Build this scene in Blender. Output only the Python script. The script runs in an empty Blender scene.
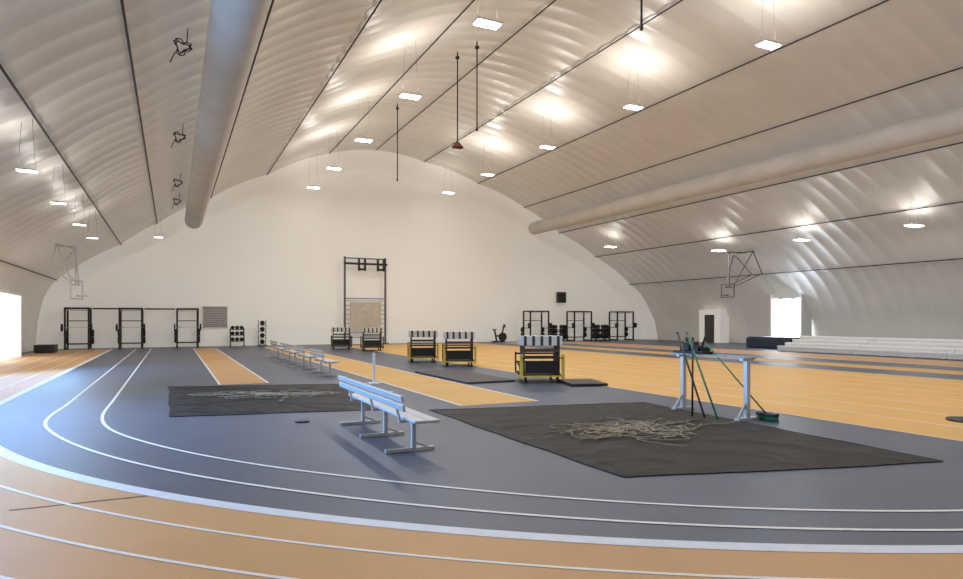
import bpy, bmesh, math, random
from mathutils import Vector, Matrix, noise
random.seed(7)
S=bpy.context.scene
COL=S.collection
TH=math.radians(25.77)
H=1.75
D=46.0

# ---------------------------------------------------------------- materials
def mat(name,col,rough=0.6,metal=0.0,var=0.12,scale=6.0,bump=0.0,bscale=None,emit=None,estr=0.0,spec=0.5,bdist=0.02):
    m=bpy.data.materials.new(name); m.use_nodes=True
    nt=m.node_tree; n=nt.nodes; l=nt.links
    b=n['Principled BSDF']
    tc=n.new('ShaderNodeTexCoord')
    nz=n.new('ShaderNodeTexNoise'); nz.inputs['Scale'].default_value=scale; nz.inputs['Detail'].default_value=4
    l.new(tc.outputs['Object'],nz.inputs['Vector'])
    cr=n.new('ShaderNodeValToRGB')
    cr.color_ramp.elements[0].position=0.3; cr.color_ramp.elements[1].position=0.7
    a=[max(0,c*(1-var)) for c in col]; d=[min(1,c*(1+var)) for c in col]
    cr.color_ramp.elements[0].color=(*a,1); cr.color_ramp.elements[1].color=(*d,1)
    l.new(nz.outputs['Fac'],cr.inputs['Fac']); l.new(cr.outputs['Color'],b.inputs['Base Color'])
    b.inputs['Roughness'].default_value=rough; b.inputs['Metallic'].default_value=metal
    b.inputs['Specular IOR Level'].default_value=spec
    if bump>0:
        nb=n.new('ShaderNodeTexNoise'); nb.inputs['Scale'].default_value=bscale or scale*6
        l.new(tc.outputs['Object'],nb.inputs['Vector'])
        bp=n.new('ShaderNodeBump'); bp.inputs['Strength'].default_value=bump; bp.inputs['Distance'].default_value=bdist
        l.new(nb.outputs['Fac'],bp.inputs['Height']); l.new(bp.outputs['Normal'],b.inputs['Normal'])
    if emit:
        b.inputs['Emission Color'].default_value=(*emit,1); b.inputs['Emission Strength'].default_value=estr
    return m
M={}
M['grey']=mat('track_grey',(0.078,0.098,0.142),0.42,var=0.10,scale=1.2,bump=0.2,bscale=120,spec=0.5)
M['orange']=mat('track_orange',(0.60,0.345,0.15),0.5,var=0.06,scale=0.8,bump=0.2,bscale=120,spec=0.4)
M['yellow_track']=mat('track_yellow',(0.66,0.40,0.135),0.6,var=0.06,scale=0.8,bump=0.2,bscale=120,spec=0.3)
M['line']=mat('line_paint',(0.80,0.80,0.80),0.5,var=0.03)
M['edge']=mat('edge_paint',(0.68,0.74,0.82),0.5,var=0.05)
M['fabric']=mat('dome_fabric_glow',(0.61,0.575,0.525),0.33,var=0.06,scale=0.5,bump=0.05,bscale=3,emit=(0.60,0.55,0.485),estr=0.13)  # added emission stands in for daylight passing through the roof fabric
M['endfab']=mat('end_wall_fabric_glow',(0.83,0.81,0.77),0.6,var=0.03,scale=0.4,bump=0.05,bscale=2,emit=(0.60,0.575,0.53),estr=0.31)  # emission added to brighten the end wall evenly; the fabric is no lamp
M['duct']=mat('duct_fabric_glow',(0.56,0.53,0.49),0.95,var=0.06,scale=1.0,bump=0.12,bscale=4,spec=0.08,emit=(0.6,0.54,0.47),estr=0.05)  # faint warm self-glow put into the duct material in place of received light
M['dark']=mat('dark_cable',(0.03,0.022,0.018),0.6)
M['black']=mat('black_metal',(0.015,0.015,0.016),0.45)
M['rubber']=mat('rubber',(0.02,0.02,0.02),0.8)
M['alu']=mat('aluminium',(0.66,0.67,0.68),0.35,metal=0.5,var=0.05,scale=20)
M['alup']=mat('aluminium_plank',(0.56,0.575,0.59),0.4,metal=0.3,var=0.05,scale=20)
M['bleach']=mat('bleacher_plank',(0.80,0.80,0.80),0.5,var=0.05,scale=20)
M['bleachd']=mat('bleacher_riser',(0.70,0.695,0.69),0.5,var=0.05,scale=20)
M['white']=mat('white_paint',(0.78,0.78,0.76),0.45,var=0.03)
M['yellow']=mat('yellow_paint',(0.66,0.50,0.07),0.45,var=0.05)
M['greenp']=mat('green_plastic',(0.02,0.20,0.10),0.5)
M['bluemat']=mat('blue_vinyl',(0.02,0.03,0.06),0.45)
M['greymat']=mat('grey_vinyl',(0.06,0.06,0.065),0.6)
M['tan']=mat('tan_rope',(0.36,0.31,0.23),0.8,var=0.45,scale=12)
M['lens']=mat('lamp_lens',(0.9,0.9,0.9),0.4,emit=(1,0.97,0.92),estr=14)
M['day']=mat('daylight_glass',(0.8,0.9,1),0.4,emit=(0.88,0.94,1.0),estr=2.6)
M['red']=mat('red_plastic',(0.16,0.05,0.03),0.5)
M['ply']=mat('pale_board',(0.60,0.56,0.49),0.6)
M['steelg']=mat('grey_door_paint',(0.12,0.115,0.11),0.5)
M['dgrey']=mat('dark_door_paint',(0.06,0.055,0.05),0.5)
M['fade']=mat('faded_steel',(0.30,0.28,0.26),0.5)
M['pale']=mat('pale_steel',(0.5,0.49,0.47),0.5)
M['tarp']=mat('tarp_mesh',(0.021,0.020,0.020),0.6,var=0.5,scale=2.2,bump=0.45,bscale=7,spec=0.2,bdist=0.03)
M['hem']=mat('tarp_hem',(0.025,0.025,0.026),0.6,var=0.9,scale=7,spec=0.2)
def hurdle_board_mat():
    m=bpy.data.materials.new('hurdle_board_paint'); m.use_nodes=True
    n=m.node_tree.nodes; l=m.node_tree.links; b=n['Principled BSDF']
    tc=n.new('ShaderNodeTexCoord'); sp=n.new('ShaderNodeSeparateXYZ'); l.new(tc.outputs['Object'],sp.inputs[0])
    ma=n.new('ShaderNodeMath'); ma.operation='MULTIPLY'; ma.inputs[1].default_value=2*math.pi/0.23
    l.new(sp.outputs['X'],ma.inputs[0])
    co=n.new('ShaderNodeMath'); co.operation='COSINE'; l.new(ma.outputs[0],co.inputs[0])
    gt=n.new('ShaderNodeMath'); gt.operation='GREATER_THAN'; gt.inputs[1].default_value=0.45; l.new(co.outputs[0],gt.inputs[0])
    mx=n.new('ShaderNodeMix'); mx.data_type='RGBA'; l.new(gt.outputs[0],mx.inputs['Factor'])
    mx.inputs['A'].default_value=(0.66,0.66,0.64,1); mx.inputs['B'].default_value=(0.04,0.04,0.04,1)
    l.new(mx.outputs['Result'],b.inputs['Base Color']); b.inputs['Roughness'].default_value=0.5
    return m
M['hboard']=hurdle_board_mat()

# ---------------------------------------------------------------- builders
class B:
    def __init__(s): s.bm=bmesh.new(); s.mi=0
    def _tag(s,faces):
        for f in faces: f.material_index=s.mi
    def box(s,c,d,rot=None,bev=0.0):
        r=bmesh.ops.create_cube(s.bm,size=1.0)
        vs=r['verts']
        mt=Matrix.Translation(Vector(c))@(rot.to_4x4() if rot else Matrix.Identity(4))@Matrix.Diagonal((d[0],d[1],d[2],1))
        bmesh.ops.transform(s.bm,matrix=mt,verts=vs)
        fs=set(f for v in vs for f in v.link_faces); s._tag(fs)
        if bev>0:
            es=list(set(e for v in vs for e in v.link_edges))
            rr=bmesh.ops.bevel(s.bm,geom=es,offset=bev,segments=2,affect='EDGES',profile=0.5)
            s._tag(rr['faces'])
        return s
    def bar(s,p,q,w,h=None):
        p=Vector(p);q=Vector(q);h=h or w;d=q-p
        rot=d.to_track_quat('Z','Y').to_matrix()
        return s.box((p+q)/2,(w,h,d.length),rot)
    def tube(s,p,q,r,seg=10,r2=None):
        p=Vector(p);q=Vector(q);d=q-p
        rr=bmesh.ops.create_cone(s.bm,cap_ends=True,segments=seg,radius1=r,radius2=(r if r2 is None else r2),depth=d.length)
        vs=rr['verts']
        mt=Matrix.Translation((p+q)/2)@d.to_track_quat('Z','Y').to_matrix().to_4x4()
        bmesh.ops.transform(s.bm,matrix=mt,verts=vs)
        fs=set(f for v in vs for f in v.link_faces); s._tag(fs)
        for f in fs:
            if len(f.verts)==4: f.smooth=True
        return s
    def ball(s,c,r):
        rr=bmesh.ops.create_uvsphere(s.bm,u_segments=14,v_segments=8,radius=r)
        bmesh.ops.translate(s.bm,vec=Vector(c),verts=rr['verts'])
        for v in rr['verts']:
            for f in v.link_faces: f.smooth=True; f.material_index=s.mi
        return s
    def path(s,pts,r,seg=8):
        for a,b in zip(pts[:-1],pts[1:]): s.tube(a,b,r,seg)
        return s
    def out(s,name,mats,parent=None,label=None):
        me=bpy.data.meshes.new(name); s.bm.to_mesh(me); s.bm.free()
        for m in (mats if isinstance(mats,list) else [mats]): me.materials.append(M[m])
        o=bpy.data.objects.new(name,me); COL.objects.link(o)
        if parent: o.parent=parent
        if label: o['label']=label
        return o
def thing(name,label,cat,loc,rz=0,group=None):
    e=bpy.data.objects.new(name,None); e.empty_display_size=0.2; COL.objects.link(e)
    e.location=loc; e.rotation_euler=(0,0,rz)
    e['label']=label; e['category']=cat
    if group: e['group']=group
    return e
def solo(o,label,cat,loc=(0,0,0),rz=0,group=None):
    o.location=loc; o.rotation_euler=(0,0,rz); o['label']=label; o['category']=cat
    if group: o['group']=group
    return o
def copy_thing(src,loc,rz=None,label=None):
    n=src.copy(); COL.objects.link(n); n.location=loc
    if rz is not None: n.rotation_euler=(0,0,rz)
    if label: n['label']=label
    def rec(a,b):
        for c in a.children:
            d=c.copy(); COL.objects.link(d); d.parent=b; d.matrix_parent_inverse=c.matrix_parent_inverse.copy()
            rec(c,d)
    rec(src,n)
    return n
def struct(o): o['kind']='structure'; return o

# ---------------------------------------------------------------- floor with markings
CX,CY=11.6,15.8
def sm(t):
    t=max(0,min(1,t)); return t*t*(3-2*t)
def ringpts(fn,off=0.0,far=44.0,n=140):
    R0=fn(0)+off
    pts=[(CX-R0,far)]
    for i in range(n+1):
        a=math.pi*(i/n); R=fn(math.sin(a))+off
        pts.append((CX-R*math.cos(a),CY-R*math.sin(a)))
    pts.append((CX+R0,far))
    return pts
fl=bmesh.new()
def quadstrip(pa,pb,z,mi):
    va=[fl.verts.new((x,y,z)) for x,y in pa]; vb=[fl.verts.new((x,y,z)) for x,y in pb]
    for i in range(len(va)-1):
        f=fl.faces.new((va[i],vb[i],vb[i+1],va[i+1])); f.material_index=mi
        f.normal_update()
        if f.normal.z<0: f.normal_flip()
def rect(x0,x1,y0,y1,z,mi):
    f=fl.faces.new([fl.verts.new(p) for p in ((x0,y0,z),(x1,y0,z),(x1,y1,z),(x0,y1,z))]); f.material_index=mi
def seg_line(fn,w,z,mi): quadstrip(ringpts(fn,-w/2),ringpts(fn,w/2),z,mi)
rect(-8,40,-12,47,0,0)
E=lambda s:14.85-.5*s
quadstrip(ringpts(E),ringpts(lambda s:18.3-.5*s),0.003,1)
for a,b in ((15.5,.55),(16.2,.65),(16.9,.75),(17.55,.75),(18.2,.7)):
    seg_line(lambda s:a-b*s,0.040,0.006,3)
seg_line(E,0.17,0.006,4)
seg_line(lambda s:13.56+.30*sm(s/.25)+.10*sm((s-.65)/.3),0.05,0.006,3)
seg_line(lambda s:12.76+.38*sm(s/.35)+.30*sm((s-.65)/.3),0.05,0.006,3)
rect(1.15,2.4,18.6,43,0.003,1)
for x in (1.15,2.4): rect(x-0.03,x+0.03,18.6,43,0.006,3)
rect(5.3,7.1,11.9,43,0.003,2)
for x in (5.3,7.1): rect(x-0.03,x+0.03,11.9,43,0.006,3)
rect(10.25,20.6,4.6,44,0.003,2)
for i in range(9):
    x=10.25+i*10.35/8
    rect(x-.02,x+.02,4.6,44,0.006,3)
rect(22.6,24.2,9,44,0.003,2)
rect(-1.35,-0.2,7.15,7.18,0.0055,5)
me=bpy.data.meshes.new('floor'); fl.to_mesh(me); fl.free()
for k in ('grey','orange','yellow_track','line','edge','dark'): me.materials.append(M[k])
floor=bpy.data.objects.new('floor',me); COL.objects.link(floor); struct(floor)

# ---------------------------------------------------------------- dome
base_prof=[(-7.2,0.0),(-7.1,1.6),(-6.85,2.8),(-6.15,4.1),(-2.85,6.35),(-0.9,7.75),(2.18,9.6),(5.65,11.45),(9.8,13.35),(13.1,13.95),(16.8,13.5),(21.2,12.3),(25.3,10.75),(28.6,8.9),(32.2,7.1),(35.9,4.85),(37.7,3.2),(38.6,1.7),(39.0,0.0)]
cable_idx=list(range(3,16))
prof=[]
for i in range(len(base_prof)-1):
    a=Vector(base_prof[i]);b=Vector(base_prof[i+1]); d=b-a
    nrm=Vector((-d.y,d.x)).normalized()
    if 3<=i<15: amp=0.035*d.length; n=10
    else: amp=0.0; n=3
    if i in(2,15): amp=0.06*d.length; n=6
    for j in range(n):
        t=j/n
        prof.append([a+d*t+nrm*amp*4*t*(1-t), nrm])
prof.append([Vector(base_prof[-1]),Vector((1,0))])
cen=Vector((14.5,2.0))
bm=bmesh.new()
Y0,Y1=-11.5,D-0.02
rib=0.96; sub=10; FR=2.2
ys=[Y0+rib/sub*j for j in range(int((Y1-FR-Y0)/rib*sub)+1)]
t0=ys[-1]; ys+=[t0+(Y1-t0)*math.sin(math.pi/2*k/18) for k in range(1,19)]
rows=[]
for y in ys:
    s=abs(math.sin(math.pi*(y-Y0)/rib))
    t=max(0,(y-t0)/(Y1-t0)); fil=FR*0.6*(1-math.sqrt(max(0,1-t*t))); s*=(1-t)
    row=[]
    for p,nr in prof:
        k=min(1.0,p.y/3.0)
        irr=0.85+0.25*noise.noise(Vector((p.x*.4,math.floor((y-Y0)/rib)*3.1,p.y*.4)))
        q=p+nr*0.055*s*k*irr
        dr=(cen-p).normalized(); dr.y=min(0,dr.y)*min(1,p.y/2)
        q=q+dr*fil
        row.append(bm.verts.new((q.x,y,max(0,q.y))))
    rows.append(row)
for j in range(len(ys)-1):
    for i in range(len(prof)-1):
        f=bm.faces.new((rows[j][i],rows[j+1][i],rows[j+1][i+1],rows[j][i+1])); f.smooth=True
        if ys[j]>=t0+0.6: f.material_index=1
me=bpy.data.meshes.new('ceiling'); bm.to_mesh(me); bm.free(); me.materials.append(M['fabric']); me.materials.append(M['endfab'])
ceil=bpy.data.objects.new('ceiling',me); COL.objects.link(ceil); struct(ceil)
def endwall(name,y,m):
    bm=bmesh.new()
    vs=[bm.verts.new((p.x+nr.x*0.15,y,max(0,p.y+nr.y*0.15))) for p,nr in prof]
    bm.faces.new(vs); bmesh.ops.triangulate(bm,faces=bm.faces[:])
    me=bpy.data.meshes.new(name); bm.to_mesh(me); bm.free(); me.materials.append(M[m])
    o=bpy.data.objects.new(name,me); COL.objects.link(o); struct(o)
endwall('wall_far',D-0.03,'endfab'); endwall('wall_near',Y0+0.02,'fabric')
for i in cable_idx:
    x,z=base_prof[i]
    o=B().tube((0,Y0+0.1,0),(0,D-1.2,0),0.028,8).out('roof_cable','dark')
    dirn=Vector((13-x,-z)).normalized()
    solo(o,'dark steel cable running along the white fabric roof','cable',(x+dirn.x*0.05,0,z+dirn.y*0.05),0,'roof cables')

def duct(x,z,r,ya,yb,label):
    e=thing('air_duct',label,'duct',(x,0,z))
    bm=bmesh.new(); seg=28; n=int((yb-ya)/0.25); rows=[]
    for j in range(n+1):
        y=ya+(yb-ya)*j/n
        rr=r*(1-0.03*(1 if (j%12)==0 else 0))
        rows.append([bm.verts.new((rr*math.cos(2*math.pi*k/seg),y,rr*math.sin(2*math.pi*k/seg))) for k in range(seg)])
    for j in range(n):
        for k in range(seg):
            f=bm.faces.new((rows[j][k],rows[j][(k+1)%seg],rows[j+1][(k+1)%seg],rows[j+1][k])); f.smooth=True
    bm.faces.new(rows[0]); bm.faces.new(rows[-1])
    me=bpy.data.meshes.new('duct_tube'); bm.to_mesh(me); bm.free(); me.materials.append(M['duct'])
    o=bpy.data.objects.new('duct_tube',me); COL.objects.link(o); o.parent=e
    return e
duct(1.2,8.05,0.52,2,44.4,'large round fabric air duct hung under the roof')
duct(26.2,9.12,0.50,4,44.6,'large round fabric air duct hung beside the sloping roof')

def roofz(x):
    for a,b in zip(base_prof[:-1],base_prof[1:]):
        if a[0]<=x<=b[0]: return a[1]+(b[1]-a[1])*(x-a[0])/(b[0]-a[0])
    return 0
# ---------------------------------------------------------------- lamps
def make_lamp(loc,upw,dnw,sc,first=[None]):
    x,y,z=loc
    e=thing('hanging_lamp','rectangular high bay lamp hung from roof wires, lit' if sc>.6 else 'small high bay lamp hung below the low roof, lit','lamp',(x,y,z),0,'high bay roof lamps')
    if first[0] is None:
        b=B(); b.box((0,0,0.07),(0.95,0.5,0.08),bev=0.015); b.box((0,0,0.14),(0.5,0.2,0.08),bev=0.01)
        h=b.out('lamp_housing','white',e)
        l=B().box((0,0,0.01),(0.88,0.44,0.04)).out('lamp_lens','lens',e)
        h.scale=l.scale=(sc,sc,sc)
        first[0]=(h,l)
    else:
        for s in first[0]:
            d=s.copy(); COL.objects.link(d); d.parent=e; d.scale=(sc,sc,sc)
    w=B(); q=.4*sc
    w.tube((-q,0,0.1*sc),(-q*.6,0,max(0.2,roofz(x-q*.6)-.3*(y>43.5)+0.08-z)),0.004,6)
    w.tube((q,0,0.1*sc),(q*.6,0,max(0.2,roofz(x+q*.6)-.3*(y>43.5)+0.08-z)),0.004,6)
    w.tube((-q,0,0.12*sc),(q,0,0.12*sc),0.004,6)
    w.out('hanging_wire','dark',e)
    for nm,en,dz,rx in (('uplight',upw,0.30*sc,math.pi),('downlight',dnw,-0.03,0)):
        if en<=0: continue
        up=bpy.data.lights.new(nm,'AREA'); up.shape='RECTANGLE'; up.size=0.9*sc; up.size_y=0.9*sc if nm=='uplight' else .4*sc; up.energy=en; up.color=(1,0.97,0.92)
        o=bpy.data.objects.new(nm,up); COL.objects.link(o); o.location=(x,y,z+dz); o.rotation_euler=(rx,0,0)
U=84; DN=205
lamps=[(8.5,y,10.6,U,DN,.85) for y in (3.5,10.3,17.2,24.1,31.0,37.5)]+[(8.5,43.5,10.6,14,0,.85)]
lamps+=[(18.3,y,11.1,U,DN,.85) for y in (1,8.2,15.4,22.5,29.7,37)]+[(18.3,43.5,11.1,14,0,.85)]
lamps+=[(32,y,6.25,U*.2,DN*.4,.95) for y in (12.5,18.6,24.7,30.8)]+[(30,39.6,7.3,U*.15,DN*.3,.95)]
lamps+=[(-3,y,5.15,U*.13,DN*.25,.42) for y in (4.5,11,17.7,22.2,26.9,31)]+[(-0.76,43,6.7,0,0,.5)]
for p in lamps: make_lamp(p[:3],p[3],p[4],p[5])

def hang_pole(x,y,z,kind):
    e=thing('hanging_pole','thin dark pole hanging straight down from the roof','pole',(x,y,z),0,'hanging poles')
    top=roofz(x)+0.1-z
    B().tube((0,0,0),(0,0,top),0.03,8).box((0,0,top-0.25),(0.14,0.14,0.1)).out('pole','dark',e)
    if kind: B().tube((0,0,-0.12),(0,0,0.1),0.28,14,r2=0.10).box((0,0,-0.14),(0.42,0.2,0.05)).out('speaker_horn','red',e,label='reddish brown round fitting')
    else: B().tube((0,0,-0.05),(0,0,0.05),0.05,10).out('end_fitting','dark',e)
hang_pole(11.5,26.3,9.6,True); hang_pole(11.9,25.1,10.0,False); hang_pole(11.2,33.9,9.5,False); hang_pole(11.5,13.8,9.7,False)
for y,z in ((16.3,8.05),(23.8,7.9),(31.5,7.85),(36.5,7.85)):
    b=B(); pts=[]
    for i in range(36):
        a=i*0.55; r=0.15+0.06*math.sin(i*1.7)
        pts.append((r*math.cos(a),0.10*math.sin(i*.9),r*0.9*math.sin(a)))
    b.path(pts,0.012,6); b.tube((0.1,0,0.1),(0.12,0,0.45),0.012,6); b.tube((-.15,0,-.15),(-.25,0,-.4),0.012,6)
    solo(b.out('cable_coil','dark'),'dark coiled cable bundle hanging from the roof','cable',(0.2,y,z),0,'coiled roof cables')

# ---------------------------------------------------------------- doors / openings
def door_open(name,x,y0,y1,z1,depth,sgn):
    b=B(); cy=(y0+y1)/2
    for yy in (y0,y1): b.box((x,yy,z1/2),(depth,0.12,z1))
    b.box((x,cy,z1+0.06),(depth,y1-y0+0.12,0.12))
    b.mi=1; b.box((x+sgn*depth*0.25,cy,z1/2),(0.04,y1-y0-0.1,z1))
    b.mi=0; b.box((x+sgn*depth*0.2,cy,z1*0.55),(0.05,0.05,z1*0.9))
    struct(b.out(name,['white','day']))
door_open('door_1',38.0,29.0,31.4,3.6,1.0,-1)
door_open('door_2',-6.7,31.5,36.8,2.9,0.5,-1)
b=B(); b.box((38.05,37.1,1.25),(0.9,2.2,2.6)); b.mi=1; b.box((37.58,37.1,1.08),(0.05,0.95,2.15)); b.mi=2; b.box((37.53,36.75,1.0),(0.05,0.05,0.14))
struct(b.out('door_3',['endfab','dgrey','black']))

def area(loc,target,sx,sy,en,col,spread=180):
    l=bpy.data.lights.new('daylight','AREA'); l.shape='RECTANGLE'; l.size=sx; l.size_y=sy; l.energy=en; l.color=col; l.spread=math.radians(spread)
    o=bpy.data.objects.new('daylight',l); COL.objects.link(o); o.location=loc
    o.rotation_euler=(Vector(target)-Vector(loc)).to_track_quat('-Z','Y').to_euler()
area((-6.5,12.0,2.7),(3.0,7.5,0),8,2.0,1350,(0.20,0.50,1.0),130)
area((-6.4,25,2.4),(0.5,19,0),10,2.0,430,(0.28,0.56,1.0),125)
area((37.0,30.3,1.9),(30,24,0),1.8,3,130,(0.75,0.88,1.0))

# ---------------------------------------------------------------- benches
def bench(loc,L=3.4,nl=3,label='aluminium team bench with backrest standing on the track floor'):
    e=thing('bench',label,'bench',loc,0,'aluminium benches')
    b=B()
    for x in (-0.01,0.17): b.box((x,0,0.45),(0.165,L,0.04),bev=0.008)
    b.out('seat','alup',e)
    rot=Matrix.Rotation(math.radians(-10),3,'Y')
    b=B(); b.box((-0.235,0,0.64),(0.035,L,0.085),rot,bev=0.008); b.box((-0.255,0,0.755),(0.035,L,0.085),rot,bev=0.008); b.out('backrest','alup',e)
    for k in range(nl):
        yy=-L/2+.45+k*(L-.9)/(nl-1)
        b=B()
        b.box((0,yy,0.025),(0.68,0.055,0.045)); b.bar((0.05,yy,0.04),(0.05,yy,0.42),0.055)
        b.bar((-0.14,yy,0.42),(-0.245,yy,0.81),0.045,0.03); b.box((0.04,yy,0.41),(0.40,0.05,0.04))
        b.bar((0.05,yy,0.12),(0.25,yy,0.045),0.03)
        b.out('leg','alu',e)
    return e
bench((2.85,9.35,0.0))
b1=bench((4.4,20.8,0.0),2.2,2,'short aluminium bench with backrest beside the runway')
for y in (24.0,27.2,30.4): copy_thing(b1,(4.4,y,0))

# ---------------------------------------------------------------- tarps
def tarp(quad,label,ropes):
    e=thing('floor_tarp',label,'tarp',((quad[0][0]+quad[2][0])/2,(quad[0][1]+quad[2][1])/2,0))
    cx,cy=e.location.x,e.location.y
    def P(u,v):
        a=Vector(quad[0]).lerp(Vector(quad[1]),u); b=Vector(quad[3]).lerp(Vector(quad[2]),u); return a.lerp(b,v)
    def warp(p):
        return (p.x-cx+0.05*noise.noise(Vector((p.x*.9,p.y*.9,8)))+.015*noise.noise(Vector((p.x*4,p.y*4,2))),
                p.y-cy+0.06*noise.noise(Vector((p.x*.9,p.y*.9,18)))+.015*noise.noise(Vector((p.x*4,p.y*4,12))))
    bm=bmesh.new(); N=120; g=[]
    for j in range(N+1):
        r=[]
        for i in range(N+1):
            p=P(i/N,j/N)
            ed=min(1,min(i,j,N-i,N-j)/5)
            rd=1-abs(noise.noise(Vector((p.x*0.8+.3*p.y,p.y*1.1,3))))*6
            rd2=1-abs(noise.noise(Vector((p.x*1.6-.4*p.y,p.y*1.2,7))))*7
            z=0.008+ed*(max(0,rd)*0.022+max(0,rd2)*.010+max(0,noise.noise(Vector((p.x*.8,p.y*.8,0))))*0.015)
            x_,y_=warp(p)
            r.append(bm.verts.new((x_,y_,z)))
        g.append(r)
    for j in range(N):
        for i in range(N):
            f=bm.faces.new((g[j][i],g[j][i+1],g[j+1][i+1],g[j+1][i])); f.smooth=True
    me=bpy.data.meshes.new('tarp_sheet'); bm.to_mesh(me); bm.free(); me.materials.append(M['tarp'])
    o=bpy.data.objects.new('tarp_sheet',me); COL.objects.link(o); o.parent=e
    bb=B()
    cs=[P(0,0),P(1,0),P(1,1),P(0,1)]
    for k in range(4):
        a=cs[k]; c=cs[(k+1)%4]; n=24
        pp=[warp(a.lerp(c,i/n)) for i in range(n+1)]
        for u,v in zip(pp[:-1],pp[1:]): bb.bar((u[0],u[1],0.010),(v[0],v[1],0.010),0.04,0.008)
    bb.out('hem','hem',e)
    for (rx,ry,sx,sy,n,rot,rad) in ropes:
        cu=bpy.data.curves.new('rope_pile','CURVE'); cu.dimensions='3D'; cu.bevel_depth=rad; cu.bevel_resolution=1
        for k in range(n):
            sp=cu.splines.new('BEZIER'); m=14; sp.bezier_points.add(m-1)
            px=random.gauss(0,.19)*sx; py=random.gauss(0,.15)*sy; a0=random.uniform(0,6.28); st=random.uniform(.05,.10)
            x,y=px,py; da=random.uniform(-.5,.5)
            for i in range(m):
                bp=sp.bezier_points[i]; bp.co=(x,y,0.042+random.uniform(0,.012)); bp.handle_left_type=bp.handle_right_type='AUTO'
                a0+=da+random.uniform(-.7,.7); x+=st*math.cos(a0)*1.5; y+=st*math.sin(a0)
        cu.materials.append(M['tan'])
        o=bpy.data.objects.new('rope_pile',cu); COL.objects.link(o); o['kind']='stuff'
        solo(o,'tangled pile of tan ropes lying on the dark tarp','rope',(rx,ry,0),rot)
tarp([(4.51,5.7),(8.54,4.63),(8.97,10.7),(4.5,11.6)],'black mesh tarp spread over a sand pit, wrinkled',[(6.5,7.9,2.9,1.9,58,-.25,.0062)])
tarp([(-0.04,12.84),(3.7,12.1),(4.0,17.4),(-0.06,18.6)],'black mesh tarp spread on grey floor beside the benches',[(2.0,15.3,2.8,2.2,34,-.3,.007)])

# ---------------------------------------------------------------- hurdles and carts
HW=0.49
def hurdle_src():
    e=thing('hurdle','dark framed track hurdle with black and white board','hurdle',(0,0,0),0,'hurdles stacked on carts')
    b=B()
    for s in (-HW,HW):
        b.bar((s,0,0.0),(s,0,0.98),0.035); b.bar((s,0,0.02),(s,0.46,0.20),0.045,0.03)
    b.bar((-HW,0,0.45),(HW,0,0.45),0.035); b.bar((-HW,0,0.65),(HW,0,0.65),0.06)
    b.out('frame','dgrey',e)
    B().box((0,-0.03,0.93),(1.16,0.025,0.26),bev=0.006).out('crossbar_board','hboard',e)
    for s in (-HW,HW):
        B().box((s,0.40,0.21),(0.10,0.08,0.05)).out('counterweight','black',e)
    return e
hs=None
def cart(loc,rz,n,um='yellow'):
    global hs
    e=thing('hurdle_cart','black wheeled cart with %s uprights loaded with hurdles'%('yellow' if um=='yellow' else 'dark'),'cart',loc,rz,'hurdle carts')
    b=B(); W=0.58
    for yy in (-0.3,0.3): b.bar((-W,yy,0.2),(W,yy,0.2),0.05)
    b.bar((-W,.78,.5),(W,.78,.5),.05); b.bar((-W,.78,.75),(W,.78,.75),.05)
    for s in (-W,W): b.bar((s,-.3,.2),(s,.78,.2),.045); b.bar((s,.78,.2),(s,.78,.8),.045)
    b.out('cart_frame','black',e)
    b=B()
    for s in (-W,W): b.bar((s,-0.75,0.17),(s,0.75,0.17),0.05)
    b.bar((-W,-.77,0.19),(W,-.77,0.19),0.04)
    b.out('base_rail',um,e)
    for s in (-W,W):
        b=B(); b.bar((s,-.76,0.12),(s,-.76,0.8),0.085,0.05); b.out('upright',um,e)
    B().box((0,-.74,.44),(.95,.02,.34),bev=.005).out('end_panel','black',e)
    B().bar((-W,-.79,.70),(W,-.79,.70),.06,.025).out('rail','black',e)
    B().box((0,0,0.225),(1.10,1.44,0.03)).out('deck','black',e)
    for sx in (-.45,.45):
        for sy in (-.6,.6):
            B().tube((sx-0.03,sy,0.085),(sx+0.03,sy,0.085),0.085,16).out('wheel','rubber',e)
    c,s_=math.cos(rz),math.sin(rz)
    for i in range(n):
        ly=-0.64+i*0.9/max(1,n-1)
        p=(loc[0]-s_*ly,loc[1]+c*ly,0.24)
        if hs is None:
            hs=hurdle_src(); hs.location=p; hs.rotation_euler=(0,0,rz)
        else: copy_thing(hs,p,rz)
cart((9.5,15.9,0),-0.4,11)
cart((9.93,22.6,0),-0.35,10)
cart((9.5,25.4,0),-0.3,10)
cart((10.35,36.0,0),-0.2,8,'steelg')
cart((9.2,38.6,0),-0.2,8,'steelg')

# ---------------------------------------------------------------- mats on floor
solo(B().box((0,0,0.03),(1.5,4.2,0.05),bev=0.01).out('floor_mat','greymat'),'thin dark grey exercise mat on the floor','mat',(8.0,18.0,0.0),0)
solo(B().box((0,0,0.04),(1.0,1.4,0.07),bev=0.01).out('floor_mat','black'),'black rubber mat beside a hurdle cart','mat',(10.1,14.6,0.0),-.3)
solo(B().tube((0,0,0),(0,0,0.03),0.33,24).out('floor_plate','black'),'round black plate lying on orange floor','plate',(12.4,6.3,0.006))
solo(B().box((0,0,0.012),(0.22,0.14,0.022)).out('floor_plate','black'),'small black cover plate set on grey floor','plate',(2.0,11.2,0.0))

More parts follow.
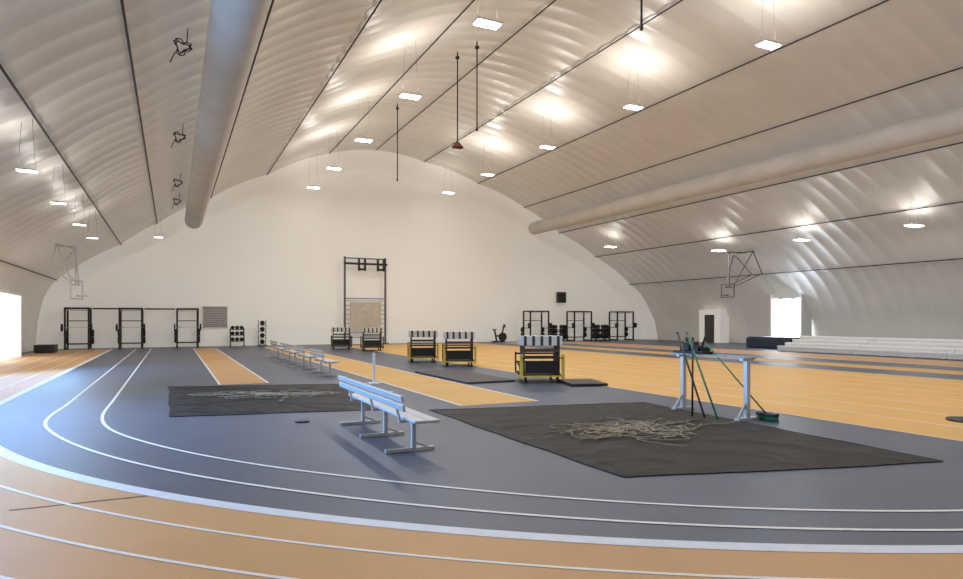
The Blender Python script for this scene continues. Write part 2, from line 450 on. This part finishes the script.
# ---------------------------------------------------------------- trestle rack with brooms
e=thing('equipment_stand','white steel equipment stand with two legs and crossbeam','stand',(9.0,8.78,0))
for yy in (-0.76,0.78):
    b=B(); b.box((0,yy,0.03),(0.50,0.10,0.05)); b.bar((0,yy,0.05),(0,yy,1.07),0.08); b.box((0,yy,1.06),(0.28,0.07,0.04)); b.bar((-.2,yy,.06),(0,yy,.34),0.035)
    b.out('leg','alu',e)
b=B()
for x in (-0.12,0.12): b.box((x,0.08,1.095),(0.035,1.85,0.03))
for i in range(6): b.box((0,-0.8+i*0.33,1.095),(0.24,0.025,0.02))
b.out('crossbeam','pale',e)
b=B(); b.box((0,0,0),(0.30,0.75,0.05),bev=0.01); b.box((0,0.1,0.11),(0.26,0.26,0.17),bev=0.02); b.tube((0,-.2,0.03),(0.05,-.28,0.34),0.02,8); b.tube((0.1,.25,0.03),(0.1,.25,0.28),0.05,10); b.box((-.03,-.12,.07),(.2,.14,.1),Matrix.Rotation(.4,3,'Z')); b.box((0,-.3,.06),(.16,.12,.09),Matrix.Rotation(-.3,3,'Z'))
solo(b.out('equipment_box','black'),'black gear box resting on top of the white stand','box',(9.0,9.3,1.137))
def broom(p,q,label):
    p=Vector(p);q=Vector(q)
    e=thing('push_broom',label,'broom',p,0)
    d=q-p
    B().tube((0,0,0.1),d,0.014,8).out('handle','greenp',e)
    b=B(); b.box((0,0,0.115),(0.12,0.40,0.05),bev=0.01)
    b.out('broom_head','black',e)
    b=B()
    for i in range(12):
        for x in (-.04,0,.04): b.tube((x,-0.18+i*0.032,0.09),(x*1.3,-0.18+i*0.034,0.0),0.012,5)
    b.out('bristles','greenp',e)
broom((9.3,7.85,0),(8.80,8.8,1.35),'green push broom leaning on the white stand')
for a,c,m,lb in (((8.5,8.5,0.015),(8.80,9.5,1.5),'black','thin black pole leaning on the white stand'),((8.45,8.75,0.015),(8.80,9.1,1.4),'black','thin black pole leaning on the white stand'),((8.6,8.3,0.015),(8.80,9.25,1.5),'greenp','thin green pole leaning on the white stand')):
    a=Vector(a);c=Vector(c)
    solo(B().tube((0,0,0),c-a,0.018,8).ball(c-a,0.025).out('long_pole',m),lb,'pole',a,0)
solo(B().box((0,0,0.02),(0.3,0.3,0.04)).bar((0,0,0.03),(0,0,0.85),0.06).out('marker_post','white'),'short white post on a square base','post',(4.95,17.0,0.0))

# ---------------------------------------------------------------- climbing frame at the far wall
e=thing('climbing_frame','tall grey steel climbing frame standing against the end wall','climbing frame',(12.6,45.5,0))
b=B()
for x in (-1.5,1.5): b.bar((x,0,0),(x,0,6.3),0.12); b.box((x,0,0.03),(0.4,0.5,0.06))
b.bar((-1.5,0,6.2),(1.5,0,6.2),0.08); b.bar((-1.5,0,3.3),(1.5,0,3.3),0.06)
for i in range(9): b.bar((-1.5,0,0.5+i*0.33),(1.5,0,0.5+i*0.33),0.035)
b.out('frame','steelg',e)
B().box((0,-0.06,2.0),(2.3,0.04,2.1)).out('board_panel','ply',e,label='pale climbing board panel')
b=B(); b.bar((-1.6,-0.15,5.8),(1.6,-0.15,5.8),0.14)
for x in (-.3,1.1): 
    for dx in (-.22,.22): b.box((x+dx,-0.2,5.75),(0.12,0.2,0.9))
    b.box((x,-.2,5.4),(.5,.2,.14))
b.out('top_bar','black',e)

# ---------------------------------------------------------------- power racks
def rack(loc,w,label):
    e=thing('power_rack',label,'rack',loc,0,'power racks')
    b=B(); d=1.1; h=2.45; t=.1
    for x in (-w/2,w/2):
        for y in (-d/2,d/2): b.bar((x,y,0),(x,y,h),t)
        b.bar((x,-d/2,0.05),(x,d/2,0.05),t); b.bar((x,-d/2,h),(x,d/2,h),t); b.bar((x,-d/2,1.1),(x,d/2,1.1),0.05)
    for y in (-d/2,d/2): b.bar((-w/2,y,h),(w/2,y,h),t)
    b.bar((-w/2,d/2,0.3),(w/2,d/2,0.3),0.08); b.bar((-w/2,d/2,1.7),(w/2,d/2,1.7),0.05)
    b.out('rack_frame','black',e)
    B().tube((-w/2,-0.2,h-0.12),(w/2,-0.2,h-0.12),0.025).out('pull_up_bar','alu',e)
    for s in (-1,1):
        for z in (0.5,0.95):
            B().tube((s*(w/2+0.05),d/2,z),(s*(w/2+0.16),d/2,z),0.22,18).out('weight_plate','rubber',e)
    f=thing('barbell','steel barbell with black plates racked on uprights','barbell',(loc[0],loc[1]-d/2-0.08,1.3),0,'barbells')
    B().tube((-1.0*w/1.4,0,0),(1.0*w/1.4,0,0),0.016).out('bar','alu',f)
    for s in (-1,1): B().tube((s*(w/2+0.1),0,0),(s*(w/2+0.18),0,0),0.22,18).out('weight_plate','rubber',f)
for x in (-5.1,-2.3,0.86): rack((x,45.1,0),1.2,'black steel power rack with weight plates by the end wall')
for x in (26.6,30.8,35.2): rack((x,44.9,0),1.7,'black steel power rack standing near the end wall corner')
def beam(x0,x1,y,z,lab):
    solo(B().bar((x0,0,0),(x1,0,0),0.09).out('rack_beam','black'),lab,'beam',(0,y,z))
for a,c in ((-4.4,-3.0),(-1.6,0.16)): beam(a,c,45.6,2.45,'black steel beam joining two power racks')
def plate_tree(x,y):
    e=thing('plate_tree','black weight plate tree loaded with plates','weight rack',(x,y,0),0,'plate trees')
    B().box((0,0,.04),(.7,.6,.07)).bar((0,0,.05),(0,0,1.35),.1).out('post','black',e)
    for s in (-1,1):
        for z,r in ((.4,.24),(.85,.2),(1.2,.14)):
            B().tube((s*.05,0,z),(s*.32,0,z),r,16).out('weight_plate','rubber',e)
for x in (28.3,29.3,32.6,33.5): plate_tree(x,45.0)

e=thing('wall_vent','grey louvred vent grille mounted on the end wall','vent',(2.55,45.88,1.95))
b=B()
for z in (-.66,.66): b.box((0,0,z),(1.5,0.1,0.08))
for x in (-.71,.71): b.box((x,0,0),(0.08,0.1,1.4))
b.out('vent_frame','pale',e)
b=B()
for i in range(11): b.box((0,0,-0.58+i*0.116),(1.36,0.05,0.09),Matrix.Rotation(0.7,3,'X'))
b.out('louvre_blades','pale',e)
e=thing('dumbbell_rack','black dumbbell rack with domed top shelf','rack',(3.85,45.2,0))
b=B()
for x in (-.42,.42): b.bar((x,-.2,0),(x,.15,1.2),0.07); b.box((x,0,0.03),(.08,.6,.06))
for z in (.35,.75,1.12): b.box((0,-0.02,z),(.9,.4,.05))
b.out('rack_frame','black',e)
for z in (.35,.75,1.12):
    for x in (-.28,0,.28):
        B().tube((x,-.16,z+.13),(x,-.08,z+.13),.12,10).tube((x,-.16,z+.13),(x,.12,z+.13),.02,8).tube((x,.05,z+.13),(x,.13,z+.13),.12,10).out('dumbbell','rubber',e)
e=thing('ball_rack','upright rack stand for medicine balls','rack',(5.45,45.3,0))
b=B().box((0,0,.03),(.6,.5,.06))
for x in (-.24,.24): b.bar((x,.12,0),(x,.12,1.75),.04)
for k in range(4): b.box((0,0,.12+k*.42),(.5,.36,.03))
b.out('rack_frame','steelg',e)
for k in range(4):
    solo(B().ball((0,0,0),.16).out('medicine_ball','rubber'),'black rubber medicine ball on an upright rack','ball',(5.45,45.25,.295+k*.42),0,'medicine balls')
e=thing('exercise_bike','black exercise bike with fan wheel near the wall','exercise bike',(22.9,44.5,0),0.1)
b=B().box((-.45,0,.04),(.08,.5,.08)).box((.5,0,.04),(.08,.5,.08)).bar((-.45,0,.08),(.5,0,.08),.1).bar((-.1,0,.08),(-.3,0,.95),.1).bar((.3,0,.4),(.55,0,1.2),.09).bar((-.15,0,.5),(.35,0,.55),.12)
b.out('bike_frame','black',e)
B().tube((.45,-.08,.42),(.45,.08,.42),.34,20).out('wheel','black',e)
B().box((-.32,0,1.0),(.3,.2,.08),bev=.03).out('saddle','rubber',e)
B().bar((.55,-.28,1.2),(.55,.28,1.2),.05).box((.6,0,1.3),(.08,.22,.2)).out('handlebar','black',e)
e=thing('wall_speaker','black loudspeaker mounted high on the end wall','speaker',(29.5,45.65,3.65))
B().box((0,0,0),(.75,.4,.9),bev=.03).box((0,.22,0),(.2,.2,.2)).out('speaker_cabinet','black',e)
B().tube((0,-.22,-.15),(0,-.19,-.15),.25,20).tube((0,-.22,.25),(0,-.19,.25),.1,16).out('speaker_cone','black',e)

# ---------------------------------------------------------------- basketball goals
def goal(loc,rz,label,top,w=1.0,dep=1.0,m='steelg',t=.05):
    e=thing('basketball_goal',label,'basketball goal',loc,rz)
    b=B()
    for x in (-1.2*w,1.2*w):
        b.bar((x,0,top),(x*.4,-0.9*dep,0.3),t); b.bar((x,0,top),(x*.5,0.9*dep,1.2),t*.8); b.bar((x*.5,0.9*dep,1.2),(x*.4,-.9*dep,.3),t*.8)
    b.bar((-1.3*w,0,top),(1.3*w,0,top),t); b.bar((-.5*w,-.9*dep,.3),(.5*w,-.9*dep,.3),t); b.bar((0,-1.0*dep,top),(0,1.0*dep,top),t); b.bar((0,-.9*dep,top),(0,-.9*dep,.3),t)
    b.out('support_frame',m,e)
    yb=-1.0*dep
    b=B()
    for z in (-.35,.5): b.box((0,yb,z),(1.6*w,.05,.06))
    for x in (-.8*w,.8*w): b.box((x,yb,.075),(.06,.05,.9))
    b.out('backboard_frame',m,e)
    b=B(); n=20
    pts=[(.23*math.cos(2*math.pi*i/n),yb-.26+.23*math.sin(2*math.pi*i/n),-.22) for i in range(n+1)]
    b.path(pts,.02,6); b.box((0,yb-.03,-.22),(.2,.06,.1)); b.out('hoop',m,e)
goal((-4.5,35.5,3.1),math.radians(75),'pale folded basketball goal on a steel frame under the roof',2.1,0.8,0.45,'pale',.05)
goal((34.0,30.6,3.6),math.radians(-100),'dark basketball goal on an angled steel roof frame',2.6,0.8,1.2,'steelg',.06)

# ---------------------------------------------------------------- bleachers
def bleacher(y):
    e=thing('bleacher','low pale aluminium bleacher with bench rows along the side wall','bleacher',(30.9,y,0),0,'aluminium bleachers')
    L=4.38
    for r in range(4):
        x=r*.62; z=.26+r*.18
        B().box((x,0,z),(.32,L,.08),bev=.008).out('seat_plank','bleach',e)
        B().box((x-.12,0,z-.13),(.03,L,.20)).out('riser_plank','bleachd',e)
        B().box((x+.32,0,z-.04),(.32,L,.04)).out('foot_plank','bleach',e)
    b=B()
    for yy in (-L/2+.15,-L/6,L/6,L/2-.15):
        b.bar((-.15,yy,.03),(2.2,yy,.03),.05)
        for r in range(4): b.bar((r*.62,yy,.03),(r*.62,yy,.25+r*.18),.045)
        b.bar((0,yy,.08),(1.9,yy,.65),.035)
    b.bar((1.86,-L/2,.06),(1.86,L/2,.06),.04)
    b.out('frame','bleachd',e)
for y in (9.9,14.3,18.7,23.1): bleacher(y)
solo(B().box((0,0,.32),(1.2,3.2,.6),bev=.06).box((0,0,.66),(1.1,3.0,.08),bev=.03).out('crash_mat','bluemat'),'stack of dark blue vinyl crash mats near bleachers','mat',(33.6,27.9,0))
solo(B().box((0,0,.2),(.9,1.3,.38),bev=.04).box((0,0,.4),(.94,1.34,.05),bev=.02).out('storage_box','black'),'low black storage box with lid beside the racks','box',(-6.1,41,0))

# ---------------------------------------------------------------- world & camera
w=bpy.data.worlds.new('world'); S.world=w; w.use_nodes=True
w.node_tree.nodes['Background'].inputs[0].default_value=(0.5,0.45,0.4,1); w.node_tree.nodes['Background'].inputs[1].default_value=0.3
cam=bpy.data.cameras.new('camera'); co=bpy.data.objects.new('camera',cam); COL.objects.link(co)
cam.sensor_width=36; cam.lens=640/963*36; cam.shift_y=30.5/963; cam.clip_end=300
co.location=(0,0,H); co.rotation_euler=(math.pi/2,0,-TH)
S.camera=co
S.view_settings.view_transform='Standard'
